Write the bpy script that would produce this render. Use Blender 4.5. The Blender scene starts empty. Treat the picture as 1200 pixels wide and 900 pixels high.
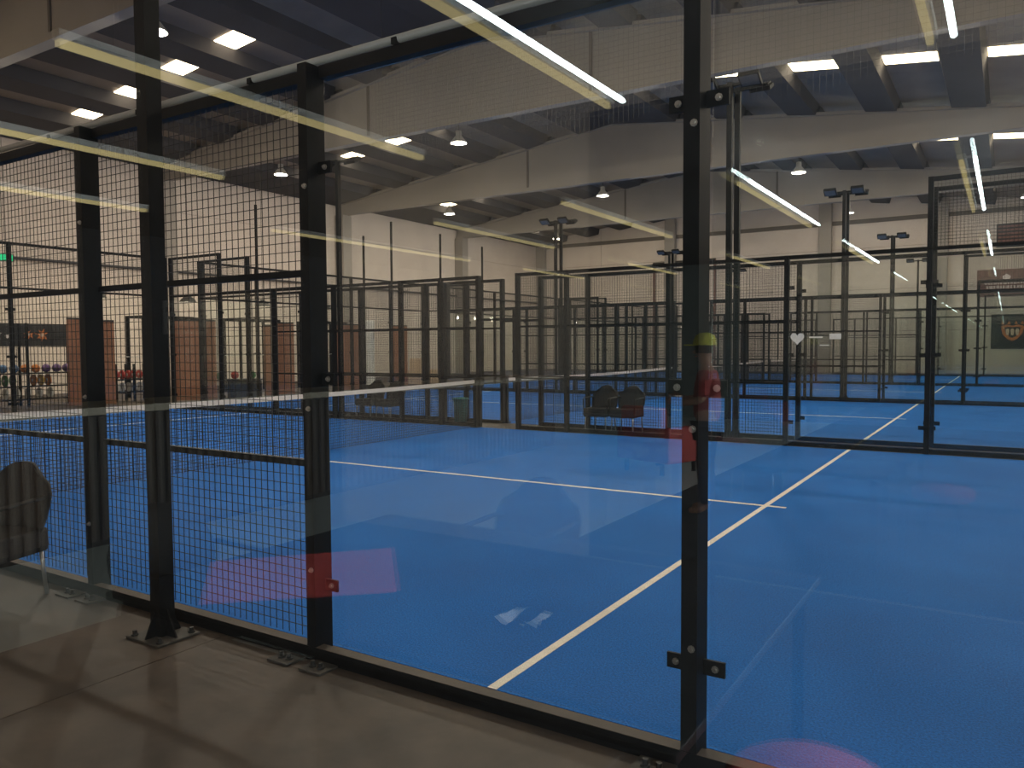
import bpy, math, random
from mathutils import Vector, Matrix
random.seed(7)
SC = bpy.context.scene
COL = SC.collection

# ------------------------------------------------------------------ camera
CAM = (2.0217, -2.9432, 1.6087); YAW, PITCH, ROLL, FPX = 0.5640, -0.0474, -0.0056, 917.6
fw = Vector((-math.sin(YAW)*math.cos(PITCH), math.cos(YAW)*math.cos(PITCH), math.sin(PITCH)))
rt = Vector((math.cos(YAW), math.sin(YAW), 0)); up = rt.cross(fw)
r2 = rt*math.cos(ROLL) + up*math.sin(ROLL); u2 = up*math.cos(ROLL) - rt*math.sin(ROLL)
cd = bpy.data.cameras.new('camera'); cam = bpy.data.objects.new('camera', cd); COL.objects.link(cam)
cd.sensor_width = 36.0; cd.sensor_fit = 'HORIZONTAL'; cd.lens = FPX*36.0/1200.0
cd.clip_start = 0.02; cd.clip_end = 300
M = Matrix((r2, u2, -fw)).transposed().to_4x4(); M.translation = Vector(CAM)
cam.matrix_world = M
SC.camera = cam

# ------------------------------------------------------------------ world, exposure
w = bpy.data.worlds.new('world'); SC.world = w; w.use_nodes = True
w.node_tree.nodes['Background'].inputs[0].default_value = (0.75, 0.85, 1.0, 1)
w.node_tree.nodes['Background'].inputs[1].default_value = 0.3
SC.view_settings.view_transform = 'Standard'; SC.view_settings.look = 'None'
SC.view_settings.exposure = 0.0; SC.view_settings.gamma = 1.0
SC.view_settings.use_curve_mapping = False
SC.cycles.transparent_max_bounces = 48
SC.cycles.max_bounces = 8
SC.cycles.sample_clamp_indirect = 4.0
SC.cycles.use_denoising = True

HIGHBAY_W = 680.0       # each high-bay lamp
SKY_L = 18.0              # skylight radiance
DOME_W = 140.0           # gym dome lamps
CAFE_WHITE = 30.0        # white tubes of the cafe lamps
CAFE_WARM = 1.45          # warm diffusers of the cafe lamps
CAFE_FILL = 9.0           # glow of an unseen side panel added to brighten the cafe

# ------------------------------------------------------------------ materials
def nodes(name):
    m = bpy.data.materials.new(name); m.use_nodes = True
    return m, m.node_tree.nodes, m.node_tree.links
def mat(name, col, rough=0.6, metal=0.0, var=0.0, scale=8.0, bump=0.0, bscale=60.0, spec=0.5, col2=None):
    m, N, L = nodes(name); b = N['Principled BSDF']
    b.inputs['Base Color'].default_value = (*col, 1); b.inputs['Roughness'].default_value = rough
    b.inputs['Metallic'].default_value = metal; b.inputs['Specular IOR Level'].default_value = spec
    if var or col2:
        tc = N.new('ShaderNodeTexCoord'); nz = N.new('ShaderNodeTexNoise'); rp = N.new('ShaderNodeValToRGB')
        nz.inputs['Scale'].default_value = scale; nz.inputs['Detail'].default_value = 6; nz.inputs['Roughness'].default_value = 0.6
        c2 = col2 or tuple(min(1, c*(1+var)) for c in col)
        c1 = col if col2 else tuple(c*(1-var) for c in col)
        rp.color_ramp.elements[0].position = 0.35; rp.color_ramp.elements[1].position = 0.68
        rp.color_ramp.elements[0].color = (*c1, 1); rp.color_ramp.elements[1].color = (*c2, 1)
        L.new(tc.outputs['Object'], nz.inputs['Vector']); L.new(nz.outputs['Fac'], rp.inputs['Fac'])
        L.new(rp.outputs['Color'], b.inputs['Base Color'])
    if bump:
        tc = N.new('ShaderNodeTexCoord'); n2 = N.new('ShaderNodeTexNoise'); bp = N.new('ShaderNodeBump')
        n2.inputs['Scale'].default_value = bscale; n2.inputs['Detail'].default_value = 3
        bp.inputs['Strength'].default_value = bump; bp.inputs['Distance'].default_value = 0.01
        L.new(tc.outputs['Object'], n2.inputs['Vector']); L.new(n2.outputs['Fac'], bp.inputs['Height'])
        L.new(bp.outputs['Normal'], b.inputs['Normal'])
    return m
def emit(name, col, s):
    m, N, L = nodes(name); N.remove(N['Principled BSDF'])
    e = N.new('ShaderNodeEmission'); e.inputs[0].default_value = (*col, 1); e.inputs[1].default_value = s
    L.new(e.outputs[0], N['Material Output'].inputs[0]); return m
def glass(name, tint, f0, rough=0.0):
    """thin sheet: see-through with a Fresnel-weighted mirror reflection on each face"""
    m, N, L = nodes(name); N.remove(N['Principled BSDF'])
    g = N.new('ShaderNodeNewGeometry'); d = N.new('ShaderNodeVectorMath'); d.operation = 'DOT_PRODUCT'
    L.new(g.outputs['Normal'], d.inputs[0]); L.new(g.outputs['Incoming'], d.inputs[1])
    a = N.new('ShaderNodeMath'); a.operation = 'ABSOLUTE'; L.new(d.outputs['Value'], a.inputs[0])
    s = N.new('ShaderNodeMath'); s.operation = 'SUBTRACT'; s.inputs[0].default_value = 1; L.new(a.outputs[0], s.inputs[1])
    p = N.new('ShaderNodeMath'); p.operation = 'POWER'; p.inputs[1].default_value = 5; L.new(s.outputs[0], p.inputs[0])
    q = N.new('ShaderNodeMath'); q.operation = 'MULTIPLY_ADD'; q.inputs[1].default_value = 1-f0; q.inputs[2].default_value = f0
    L.new(p.outputs[0], q.inputs[0])
    t = N.new('ShaderNodeBsdfTransparent'); t.inputs[0].default_value = (*tint, 1)
    r = N.new('ShaderNodeBsdfGlossy'); r.inputs['Roughness'].default_value = rough; r.inputs[0].default_value = (0.95, 1, 0.98, 1)
    mx = N.new('ShaderNodeMixShader'); L.new(q.outputs[0], mx.inputs[0]); L.new(t.outputs[0], mx.inputs[1]); L.new(r.outputs[0], mx.inputs[2])
    L.new(mx.outputs[0], N['Material Output'].inputs[0]); return m

def turf_mat():
    m, N, L = nodes('turf'); b = N['Principled BSDF']; b.inputs['Roughness'].default_value = 0.75; b.inputs['Specular IOR Level'].default_value = 0.12
    tc = N.new('ShaderNodeTexCoord')
    n1 = N.new('ShaderNodeTexNoise'); n1.inputs['Scale'].default_value = 0.9; n1.inputs['Detail'].default_value = 5
    n2 = N.new('ShaderNodeTexNoise'); n2.inputs['Scale'].default_value = 90; n2.inputs['Detail'].default_value = 4
    n3 = N.new('ShaderNodeTexVoronoi'); n3.inputs['Scale'].default_value = 55
    for n in (n1, n2, n3): L.new(tc.outputs['Object'], n.inputs['Vector'])
    r1 = N.new('ShaderNodeValToRGB'); r1.color_ramp.elements[0].position = .3; r1.color_ramp.elements[1].position = .7
    r1.color_ramp.elements[0].color = (0.005, 0.128, 0.50, 1); r1.color_ramp.elements[1].color = (0.008, 0.165, 0.62, 1)
    L.new(n1.outputs['Fac'], r1.inputs[0])
    r2 = N.new('ShaderNodeValToRGB'); r2.color_ramp.elements[0].position = .3; r2.color_ramp.elements[1].position = .72
    r2.color_ramp.elements[0].color = (0.55, 0.55, 0.55, 1); r2.color_ramp.elements[1].color = (1.35, 1.35, 1.35, 1)
    L.new(n2.outputs['Fac'], r2.inputs[0])
    mu = N.new('ShaderNodeMixRGB'); mu.blend_type = 'MULTIPLY'; mu.inputs[0].default_value = .8
    L.new(r1.outputs[0], mu.inputs[1]); L.new(r2.outputs[0], mu.inputs[2])
    # sparse pale sand grains
    r3 = N.new('ShaderNodeValToRGB'); r3.color_ramp.elements[0].position = .035; r3.color_ramp.elements[1].position = .06
    r3.color_ramp.elements[0].color = (1, 1, 1, 1); r3.color_ramp.elements[1].color = (0, 0, 0, 1)
    L.new(n3.outputs['Distance'], r3.inputs[0])
    m2 = N.new('ShaderNodeMixRGB'); m2.inputs[2].default_value = (0.30, 0.45, 0.62, 1)
    sc = N.new('ShaderNodeMath'); sc.operation = 'MULTIPLY'; sc.inputs[1].default_value = .5; L.new(r3.outputs[0], sc.inputs[0])
    L.new(sc.outputs[0], m2.inputs[0]); L.new(mu.outputs[0], m2.inputs[1]); L.new(m2.outputs[0], b.inputs['Base Color'])
    bp = N.new('ShaderNodeBump'); bp.inputs['Strength'].default_value = .5; bp.inputs['Distance'].default_value = .01
    L.new(n2.outputs['Fac'], bp.inputs['Height']); L.new(bp.outputs[0], b.inputs['Normal'])
    return m

MT = dict(
    black=mat('black_steel', (0.008, 0.008, 0.009), 0.55, 0.0, var=.25, scale=5, spec=.12),
    wire=mat('black_wire', (0.012, 0.012, 0.013), 0.5),
    bolt=mat('zinc_bolt', (0.45, 0.43, 0.40), 0.35, 0.9),
    plate=mat('dusty_steel_plate', (0.035, 0.033, 0.031), 0.6, 0.0, col2=(0.075, 0.065, 0.055), scale=14),
    pane=glass('court_glass', (0.968, 0.980, 0.974), 0.035),
    window=glass('window_glass', (0.92, 0.935, 0.925), 0.085),
    turf=turf_mat(),
    line=mat('white_line', (0.88, 0.83, 0.75), 0.7, var=.08, scale=9),
    concrete=mat('floor_concrete', (0.040, 0.028, 0.021), 0.6, col2=(0.092, 0.066, 0.049), scale=2.0, bump=.08, bscale=30),
    joint=mat('floor_joint', (0.03, 0.026, 0.023), 0.9),
    wall=mat('precast_wall', (0.65, 0.57, 0.51), 0.85, var=.06, scale=.7),
    wallgap=mat('wall_joint', (0.16, 0.14, 0.12), 0.9),
    beam=mat('beam_concrete', (0.33, 0.30, 0.27), 0.85, var=.07, scale=.6),
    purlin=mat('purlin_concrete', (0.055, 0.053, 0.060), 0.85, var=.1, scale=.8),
    roof=mat('roof_sheet', (0.25, 0.21, 0.18), 0.7, var=.1, scale=1.2),
    sky=emit('skylight_sheet', (1.0, 0.79, 0.54), SKY_L),
    skyrib=mat('skylight_rib', (0.6, 0.58, 0.5), 0.6),
    net=mat('net_cord', (0.012, 0.012, 0.014), 0.8),
    netgrey=mat('safety_net_cord', (0.10, 0.095, 0.09), 0.8),
    tape=mat('net_tape', (0.74, 0.66, 0.60), 0.8, var=.06, scale=20),
    lampshell=mat('lamp_aluminium', (0.62, 0.60, 0.56), 0.35, 0.6),
    lamplens=emit('highbay_lens', (1.0, 0.94, 0.84), 1.1),
    floodglass=mat('flood_glass', (0.10, 0.11, 0.13), 0.25),
    conduit=mat('grey_conduit', (0.30, 0.30, 0.29), 0.45),
    wicker=mat('dark_wicker', (0.016, 0.012, 0.010), 0.7, col2=(0.032, 0.024, 0.019), scale=60, bump=.6, bscale=140),
    alu=mat('brushed_aluminium', (0.52, 0.52, 0.50), 0.35, 0.85),
    ply=mat('plywood', (0.30, 0.125, 0.066), 0.6, col2=(0.38, 0.17, 0.095), scale=3),
    white=mat('white_vinyl', (0.86, 0.85, 0.82), 0.5, var=.08, scale=3),
    teal=mat('teal_plastic', (0.07, 0.32, 0.30), 0.45),
    dark=mat('dark_paint', (0.022, 0.021, 0.021), 0.55),
    orange=mat('orange_print', (0.62, 0.20, 0.05), 0.6),
    cream=mat('cream_print', (0.72, 0.56, 0.42), 0.6),
    grey=mat('grey_plate', (0.17, 0.165, 0.15), 0.5),
    pinkw=mat('pale_print', (0.85, 0.74, 0.72), 0.6),
    brick=mat('reddish_panel', (0.20, 0.10, 0.085), 0.7, var=.3, scale=6),
    red=mat('red_rubber', (0.42, 0.04, 0.03), 0.5), green=mat('green_rubber', (0.03, 0.22, 0.06), 0.5),
    orangeb=mat('orange_rubber', (0.58, 0.19, 0.03), 0.5), purple=mat('purple_rubber', (0.13, 0.06, 0.20), 0.5),
    bluer=mat('blue_rubber', (0.06, 0.14, 0.30), 0.5), yellow=mat('yellow_rubber', (0.60, 0.38, 0.05), 0.5),
    exitg=emit('exit_green', (0.05, 0.9, 0.35), 1.2),
    cafefloor=mat('cafe_floor_tile', (0.50, 0.53, 0.50), 0.5, var=.05, scale=2),
    cafecarpet=mat('cafe_dark_carpet', (0.022, 0.022, 0.026), 0.9, var=.2, scale=20),
    cafeceil=mat('cafe_ceiling', (0.02, 0.02, 0.022), 0.8),
    cafedark=mat('cafe_dark_wall', (0.03, 0.03, 0.033), 0.7),
    cafepale=mat('cafe_pale_wall', (0.15, 0.178, 0.168), 0.7),
    slat=mat('counter_slat', (0.075, 0.058, 0.042), 0.5), slatgap=mat('counter_back', (0.02, 0.017, 0.015), 0.7),
    ctop=mat('counter_top', (0.42, 0.36, 0.26), 0.4),
    tabletop=mat('dark_table_top', (0.018, 0.018, 0.02), 0.5), redmat=mat('red_mat', (0.80, 0.10, 0.09), 0.6),
    paper=mat('paper_tissue', (0.8, 0.82, 0.84), 0.8),
    warm=emit('lamp_warm', (1.0, 0.78, 0.36), CAFE_WARM), tube=emit('lamp_white', (0.86, 0.95, 1.0), CAFE_WHITE),
    cafefill=emit('cafe_fill_glow', (0.88, 0.95, 1.0), CAFE_FILL),
    cap=mat('yellow_cap', (0.62, 0.60, 0.06), 0.7), shirt=mat('red_shirt', (0.30, 0.035, 0.03), 0.8),
    trousers=mat('dark_trousers', (0.015, 0.015, 0.02), 0.8), skin=mat('skin', (0.36, 0.19, 0.12), 0.55), hair=mat('dark_hair', (0.015, 0.012, 0.01), 0.6),
)

# ------------------------------------------------------------------ builders
class MB:
    def __init__(s): s.v = []; s.f = []
    def box(s, x0, x1, y0, y1, z0, z1):
        i = len(s.v)
        s.v += [(x0,y0,z0),(x1,y0,z0),(x1,y1,z0),(x0,y1,z0),(x0,y0,z1),(x1,y0,z1),(x1,y1,z1),(x0,y1,z1)]
        s.f += [tuple(i+k for k in q) for q in ((0,3,2,1),(4,5,6,7),(0,1,5,4),(1,2,6,5),(2,3,7,6),(3,0,4,7))]
        return s
    def cbox(s, c, d): return s.box(c[0]-d[0]/2, c[0]+d[0]/2, c[1]-d[1]/2, c[1]+d[1]/2, c[2]-d[2]/2, c[2]+d[2]/2)
    def tube(s, pts, r, n=8, cap=True):
        pts = [Vector(p) for p in pts]; rs = r if isinstance(r, (list, tuple)) else [r]*len(pts)
        rings = []; ref = None
        for k, p in enumerate(pts):
            t = (pts[min(k+1, len(pts)-1)] - pts[max(k-1, 0)]).normalized()
            if ref is None: ref = Vector((0,0,1)) if abs(t.z) < .9 else Vector((1,0,0))
            a = t.cross(ref).normalized(); b = a.cross(t).normalized(); ref = b
            i = len(s.v); rings.append(i)
            for j in range(n):
                w_ = 2*math.pi*j/n + math.pi/n
                s.v.append(tuple(p + (a*math.cos(w_) + b*math.sin(w_))*rs[k]))
        for q in range(len(rings)-1):
            for j in range(n):
                s.f.append((rings[q]+j, rings[q]+(j+1) % n, rings[q+1]+(j+1) % n, rings[q+1]+j))
        if cap:
            s.f.append(tuple(rings[0]+j for j in reversed(range(n)))); s.f.append(tuple(rings[-1]+j for j in range(n)))
        return s
    def lathe(s, prof, c=(0,0,0), n=20):
        i = len(s.v)
        for (r, z) in prof:
            for j in range(n):
                a = 2*math.pi*j/n; s.v.append((c[0]+r*math.cos(a), c[1]+r*math.sin(a), c[2]+z))
        for k in range(len(prof)-1):
            for j in range(n):
                s.f.append((i+k*n+j, i+k*n+(j+1) % n, i+(k+1)*n+(j+1) % n, i+(k+1)*n+j))
        return s
    def prism(s, poly, y0, y1, axis='y'):
        """poly in (x,z) extruded along y (or (y,z) along x, (x,y) along z)"""
        i = len(s.v); n = len(poly)
        for yy in (y0, y1):
            for (a, b) in poly:
                s.v.append((a, yy, b) if axis == 'y' else (yy, a, b) if axis == 'x' else (a, b, yy))
        s.f.append(tuple(i+k for k in range(n))); s.f.append(tuple(i+n+k for k in reversed(range(n))))
        for k in range(n): s.f.append((i+k, i+n+k, i+n+(k+1) % n, i+(k+1) % n))
        return s
    def mesh(s, name, m, smooth=False):
        me = bpy.data.meshes.new(name); me.from_pydata(s.v, [], s.f); me.materials.append(MT[m])
        me.validate(); me.update()
        import bmesh as _b
        bm = _b.new(); bm.from_mesh(me); _b.ops.recalc_face_normals(bm, faces=bm.faces); bm.to_mesh(me); bm.free()
        if smooth:
            for p in me.polygons: p.use_smooth = True
        return me
    def build(s, name, m, parent=None, loc=None, rz=0, smooth=False, bevel=0):
        o = put(name, s.mesh(name, m, smooth), parent, loc, rz)
        if bevel:
            b = o.modifiers.new('bevel', 'BEVEL'); b.width = bevel; b.segments = 2; b.limit_method = 'ANGLE'
        return o
def put(name, me, parent=None, loc=None, rz=0):
    o = bpy.data.objects.new(name, me); COL.objects.link(o)
    if parent: o.parent = parent
    if loc: o.location = loc
    if rz: o.rotation_euler.z = rz
    return o
def tag(o, label=None, cat=None, group=None, kind=None):
    if label: o['label'] = label
    if cat: o['category'] = cat
    if group: o['group'] = group
    if kind: o['kind'] = kind
    return o
def thing(name, label, cat, loc=(0,0,0), rz=0, group=None):
    o = bpy.data.objects.new(name, None); COL.objects.link(o); o.location = loc; o.rotation_euler.z = rz
    o.empty_display_size = .1
    return tag(o, label, cat, group)
def copy_tree(o, parent=None):
    c = o.copy(); COL.objects.link(c)
    if parent: c.parent = parent
    for ch in [x for x in COL.objects if x.parent == o]: copy_tree(ch, c)
    return c
def B(): return MB()

# ------------------------------------------------------------------ layout of the hall
PITCH_Y = 10.88                       # court pitch; courts are 20 x 10 m, long side along X
XL, XR = -16.95, 3.05                 # court ends (back walls)
NETX = -6.95
WALL_L, WALL_R, WALL_F, WALL_N = -27.0, 4.6, 46.6, -2.44
BEAMS = (6.47, 16.45, 26.4, 36.6)
ZB, RIDGE = 8.3, -11.6
def ztop(x): return ZB + .56 + .112*(15.4 - abs(x - RIDGE))

# ---- floor: slabs with saw-cut joints
fl = tag(B().box(WALL_L, WALL_R, WALL_N, WALL_F, -.20, -.030).build('floor', 'joint'), kind='structure')
xs = [WALL_L, -21.66, -16.66, -11.66, -6.66, -1.66, 3.34, WALL_R]
ys = [WALL_N, 5.1, 10.44, 21.32, 32.2, 43.1, WALL_F]
for a in range(len(xs)-1):
    for b in range(len(ys)-1):
        B().box(xs[a]+.003, xs[a+1]-.003, ys[b]+.003, ys[b+1]-.003, -.031, -.002).build('slab', 'concrete', fl)

# ---- walls of precast panels
def panel_wall(name, along, const, a0, a1, out, bays, rows, gable=False):
    """along 'y' : wall in plane X=const ; along 'x' : plane Y=const ; panels proud of a dark backing"""
    t = .06
    bk = B()
    if along == 'y': bk.box(min(const, const+out*.2), max(const, const+out*.2), a0, a1, -.05, ztop(WALL_L)+.3)
    else: bk.prism([(a0, -.05), (a1, -.05), (a1, ztop(a1)+.4), (RIDGE, ztop(RIDGE)+.4), (a0, ztop(a0)+.4)], const, const+out*.2)
    wl = tag(bk.build(name, 'wallgap'), kind='structure')
    for i in range(len(bays)-1):
        for k in range(len(rows)-1):
            p0, p1, z0, z1 = bays[i]+.012, bays[i+1]-.012, rows[k]+.01, rows[k+1]-.01
            if along == 'y': q = B().box(min(const, const-out*t), max(const, const-out*t), p0, p1, z0, z1)
            else:
                if k == len(rows)-2:
                    poly = [(p0, z0), (p1, z0), (p1, ztop(p1)+.35)] + ([(RIDGE, ztop(RIDGE)+.35)] if p0 < RIDGE < p1 else []) + [(p0, ztop(p0)+.35)]
                    q = B().prism(poly, const, const-out*t)
                else: q = B().box(p0, p1, min(const, const-out*t), max(const, const-out*t), z0, z1)
            q.build('panel', 'wall', wl)
    return wl
panel_wall('wall_left', 'y', WALL_L, WALL_N, WALL_F, -1, [WALL_N, *BEAMS, WALL_F], [0, 2.4, 4.8, 7.2, ztop(WALL_L)+.3])
panel_wall('wall_right', 'y', WALL_R, WALL_N, WALL_F, 1, [WALL_N, *BEAMS, WALL_F], [0, 2.4, 4.8, 7.2, ztop(WALL_L)+.3])
panel_wall('wall_back', 'x', WALL_F, WALL_L, WALL_R, 1, [WALL_L, -21.9, -16.8, -7.2, -1.2, WALL_R], [0, 2.4, 4.8, 7.2, 8.7, 9.9])
# pilasters / columns
def column(nm, x0, x1, y0, y1, h): tag(B().box(x0, x1, y0, y1, 0, h).build(nm, 'beam', bevel=.02), kind='structure')
k = 1
for y in BEAMS:
    column('trim_%d' % k, WALL_L+.06, WALL_L+.66, y-.3, y+.3, ZB); k += 1
    column('trim_%d' % k, WALL_R-.66, WALL_R-.06, y-.3, y+.3, ZB); k += 1
for x, h in ((-26.6, 9.0), (-16.8, 9.9), (-7.2, 10.2), (-1.2, 9.6)):
    column('trim_%d' % k, x-.35, x+.35, WALL_F-.45, WALL_F-.07, h); k += 1
tag(B().box(WALL_L+.7, WALL_R-.1, WALL_F-.14, WALL_F-.062, 8.62, 8.86).build('trim_%d' % k, 'wallgap'), kind='structure'); k += 1
tag(B().tube([(WALL_L+.2, 0.5, 4.75), (WALL_L+.2, WALL_F-.5, 4.75)], .05).build('trim_%d' % k, 'purlin'), kind='structure'); k += 1
tag(B().tube([(WALL_L+.7, WALL_F-.25, 6.6), (WALL_R-.7, WALL_F-.25, 6.6)], .05).build('trim_%d' % k, 'purlin'), kind='structure'); k += 1

# ---- roof: sheet, purlins, skylights
def zr(x): return ztop(x) + .30
rf = B()
for (a, b) in ((WALL_L-.2, RIDGE), (RIDGE, WALL_R+.2)):
    rf.prism([(a, zr(a)), (b, zr(b)), (b, zr(b)+.2), (a, zr(a)+.2)], WALL_N-.2, WALL_F+.2)
ceil = tag(rf.build('ceiling', 'roof'), kind='structure')
bayedge = [WALL_N, *BEAMS, WALL_F]
RC = [-23.76, -21.29, -18.82, -16.35, -13.88, -8.1, -5.55, -3.0, -.45, 2.1]      # recess centres between the wide purlins
edges = [WALL_L+.05] + [e for c in RC for e in (c-.68, c+.68)] + [WALL_R-.05]
for j in range(0, len(edges), 2):
    xa, xb = edges[j], edges[j+1]
    spans = [(xa, xb)] if not (xa < RIDGE < xb) else [(xa, RIDGE), (RIDGE, xb)]
    for (pa, pb) in spans:
        ia, ib = (.12 if pa == xa else 0), (.12 if pb == xb else 0)
        for i in range(5):
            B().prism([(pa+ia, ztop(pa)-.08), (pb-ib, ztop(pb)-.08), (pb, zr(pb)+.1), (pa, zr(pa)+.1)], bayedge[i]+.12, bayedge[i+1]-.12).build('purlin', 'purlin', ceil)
for i in range(5):
    ym = (bayedge[i]+bayedge[i+1])/2 + .5
    for c in RC:
        if c == -13.88: continue          # the bay next to the ridge is closed
        sl = .112 if c < RIDGE else -.112
        s_ = B().prism([(-.68, -.68*sl-.03), (.68, .68*sl-.03), (.68, .68*sl+.01), (-.68, -.68*sl+.01)], -.36, .36)
        o = s_.build('skylight', 'sky', ceil, (c, ym, zr(c)))
        r_ = B()
        for j in range(-2, 3): r_.prism([(-.68, -.68*sl-.045), (.68, .68*sl-.045), (.68, .68*sl-.03), (-.68, -.68*sl-.03)], j*.14-.008, j*.14+.008)
        r_.build('skylight_rib', 'skyrib', o)

# ---- big tapered roof beams
for n, y in enumerate(BEAMS):
    a, b = WALL_L+.08, WALL_R-.08
    web = B().prism([(a, ZB+.16), (b, ZB+.16), (b, ztop(b)-.1), (RIDGE, ztop(RIDGE)-.1), (a, ztop(a)-.1)], y-.12, y+.12)
    o = tag(web.build('trim_%d' % k, 'beam'), kind='structure'); k += 1
    B().prism([(a, ZB), (b, ZB), (b, ZB+.16), (a, ZB+.16)], y-.15, y+.15).build('bottom_flange', 'beam', o)
    B().prism([(a, ztop(a)-.1), (RIDGE, ztop(RIDGE)-.1), (b, ztop(b)-.1), (b, ztop(b)), (RIDGE, ztop(RIDGE)), (a, ztop(a))], y-.26, y+.26).build('top_flange', 'beam', o)
    for rx in (-15.6, -7.6): B().box(rx-.045, rx+.045, y-.16, y+.16, ZB+.16, ztop(rx)-.1).build('web_joint', 'wallgap', o)

# ------------------------------------------------------------------ courts
turf_me = B().box(XL-.02, XR+.02, .06, 9.94, -.004, .0).mesh('court_turf', 'turf')
sl_me = B().box(-.025, .025, .06, 9.94, 0, .003).mesh('court_line', 'line')
cl_me = B().box(-7.15, 7.15, -.025, .025, 0, .0032).mesh('court_line', 'line')
for c in range(4):
    t = tag(put('court_turf', turf_me, None, (0, c*PITCH_Y, 0)), kind='structure')
    put('court_line', sl_me, t, (0, 0, 0)); put('court_line', sl_me, t, (-13.9, 0, 0)); put('court_line', cl_me, t, (NETX, 5, 0))

# ---- shared fence pieces
def wire_panel(wd, ht, pitch=.05, th=.0035):
    m = B(); n = round(wd/pitch); q = round(ht/pitch)
    for i in range(1, n): m.box(i*wd/n-th/2, i*wd/n+th/2, -th/2, th/2, 0, ht)
    for j in range(1, q): m.box(0, wd, th*.3, th*1.3, j*ht/q-th/2, j*ht/q+th/2)
    return m.mesh('mesh_panel', 'wire')
_wp = {}
def wp(wd, ht):
    kx = (round(wd, 2), round(ht, 2))
    if kx not in _wp: _wp[kx] = wire_panel(wd, ht)
    return _wp[kx]
_pane = {}
def pane_me(wd, ht):
    kx = (round(wd, 2), round(ht, 2))
    if kx not in _pane: _pane[kx] = B().box(0, wd, -.006, .006, 0, ht).mesh('glass_pane', 'pane')
    return _pane[kx]
PW, PD = .07, .10
post3 = B().box(-PW/2, PW/2, -PD/2, PD/2, 0, 3.03).mesh('post', 'black')
post4 = B().box(-PW/2, PW/2, -PD/2, PD/2, 0, 4.03).mesh('post', 'black')
post3n = B().box(-.031, .031, -.11, .01, 0, 3.03).mesh('post', 'black')
post4n = B().box(-.031, .031, -.11, .01, 0, 4.03).mesh('post', 'black')
clamp_me = B().box(-.045, .045, -.006, .006, -.03, .03).mesh('clamp', 'black')
bolt_me = B().lathe([(0, .016), (.008, .016), (.008, .006), (.014, .006), (.014, 0), (0, 0)], n=8).mesh('bolt', 'bolt')
dbolt_me = B().lathe([(0, .03), (.012, .03), (.012, .008), (.02, .008), (.02, 0), (0, 0)], n=8).mesh('bolt', 'dark')
foot_me = B().box(-.075, .075, -.075, .075, 0, .010).mesh('foot_plate', 'plate')
def bar(wd, hz, dy): return B().box(0, wd, -dy/2, dy/2, -hz/2, hz/2)

def fence_run(name, label, origin, rz, segs, out, detail=False):
    """segs: list of (u0, u1, kind) along local u ; kind mesh3 / glass3 / glass4 / open ; out = local y sign of the outside"""
    f = thing(name, label, 'fence', origin, rz)
    us = sorted({s[0] for s in segs} | {s[1] for s in segs})
    tall = {u for s in segs if s[2] == 'glass4' for u in s[:2]}
    for u in us:
        p = put('post', (post4n if u in tall else post3n) if detail else (post4 if u in tall else post3), f, (u, 0, 0))
        if detail:
            for dx in (-.115, .115):
                fp = put('foot_plate', foot_me, f, (u+dx, out*.165, 0))
                for bx in (-.028, .028): put('bolt', dbolt_me, fp, (bx, out*.02, .010))
    runs = []
    for (a, b, kd) in segs:
        wd = b-a-PW; x0 = a+PW/2
        if kd == 'open': 
            bar(wd, .05, .05).build('rail', 'black', f, (x0, 0, 2.15)); 
            continue
        br = bar(wd+PW if detail else wd, .07, .06).build('base_rail', 'black', f, (a if detail else x0, out*(.085 if detail else .055), .035))
        if detail: B().box(PW/2, wd+PW/2, -.029, .029, .035, .0365).build('dust_layer', 'concrete', br)
        top = 4.0 if kd == 'glass4' else 3.0
        bar(wd, .06, .06).build('rail', 'black', f, (x0, 0, top))
        if kd == 'mesh3':
            for z in (1.0, 2.0): bar(wd, .035, .035).build('rail', 'black', f, (x0, 0, z))
            for z, h in ((.06, .92), (1.018, .964), (2.018, .952)):
                tag(put('mesh_panel', wp(wd, h), f, (x0, 0, z)), kind='stuff')
        else:
            g = put('glass_pane', pane_me(wd-.02, 2.9), f, (x0+.01, 0, .06))
            if kd == 'glass4':
                bar(wd, .05, .05).build('rail', 'black', f, (x0, 0, 3.0))
                tag(put('mesh_panel', wp(wd, .94), f, (x0, 0, 3.03)), kind='stuff')
            for z in (.38, 1.45, 2.52):
                for uu, sg in ((a, 1), (b, -1)):
                    c = put('clamp', clamp_me, f, (uu+sg*(PW/2+.035), out*(.03 if detail else .02), z))
                    if detail:
                        q = put('bolt', bolt_me, c, (sg*.008, out*.006, 0)); q.rotation_euler.x = math.pi/2*(1 if out < 0 else -1)
    if detail:
        for u in us:
            for z in (.47, 1.30, 2.42):
                q = put('bolt', bolt_me, f, (u+.010, out*.11, z)); q.rotation_euler.x = math.pi/2*(1 if out < 0 else -1)
    return f
D = 16.95
SIDE = [(XL, -14.95, 'glass4'), (-14.95, -12.95, 'glass3'), (-12.95, -10.95, 'mesh3'), (-10.95, -8.97, 'mesh3'), (-8.97, -7.9, 'mesh3'), (-7.9, NETX, 'mesh3'),
        (NETX, -6.02, 'open'), (-6.02, -4.95, 'mesh3'), (-4.95, -2.95, 'mesh3'), (-2.95, -.97, 'mesh3'), (-.97, 1.04, 'glass3'), (1.04, XR, 'glass4')]
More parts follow.
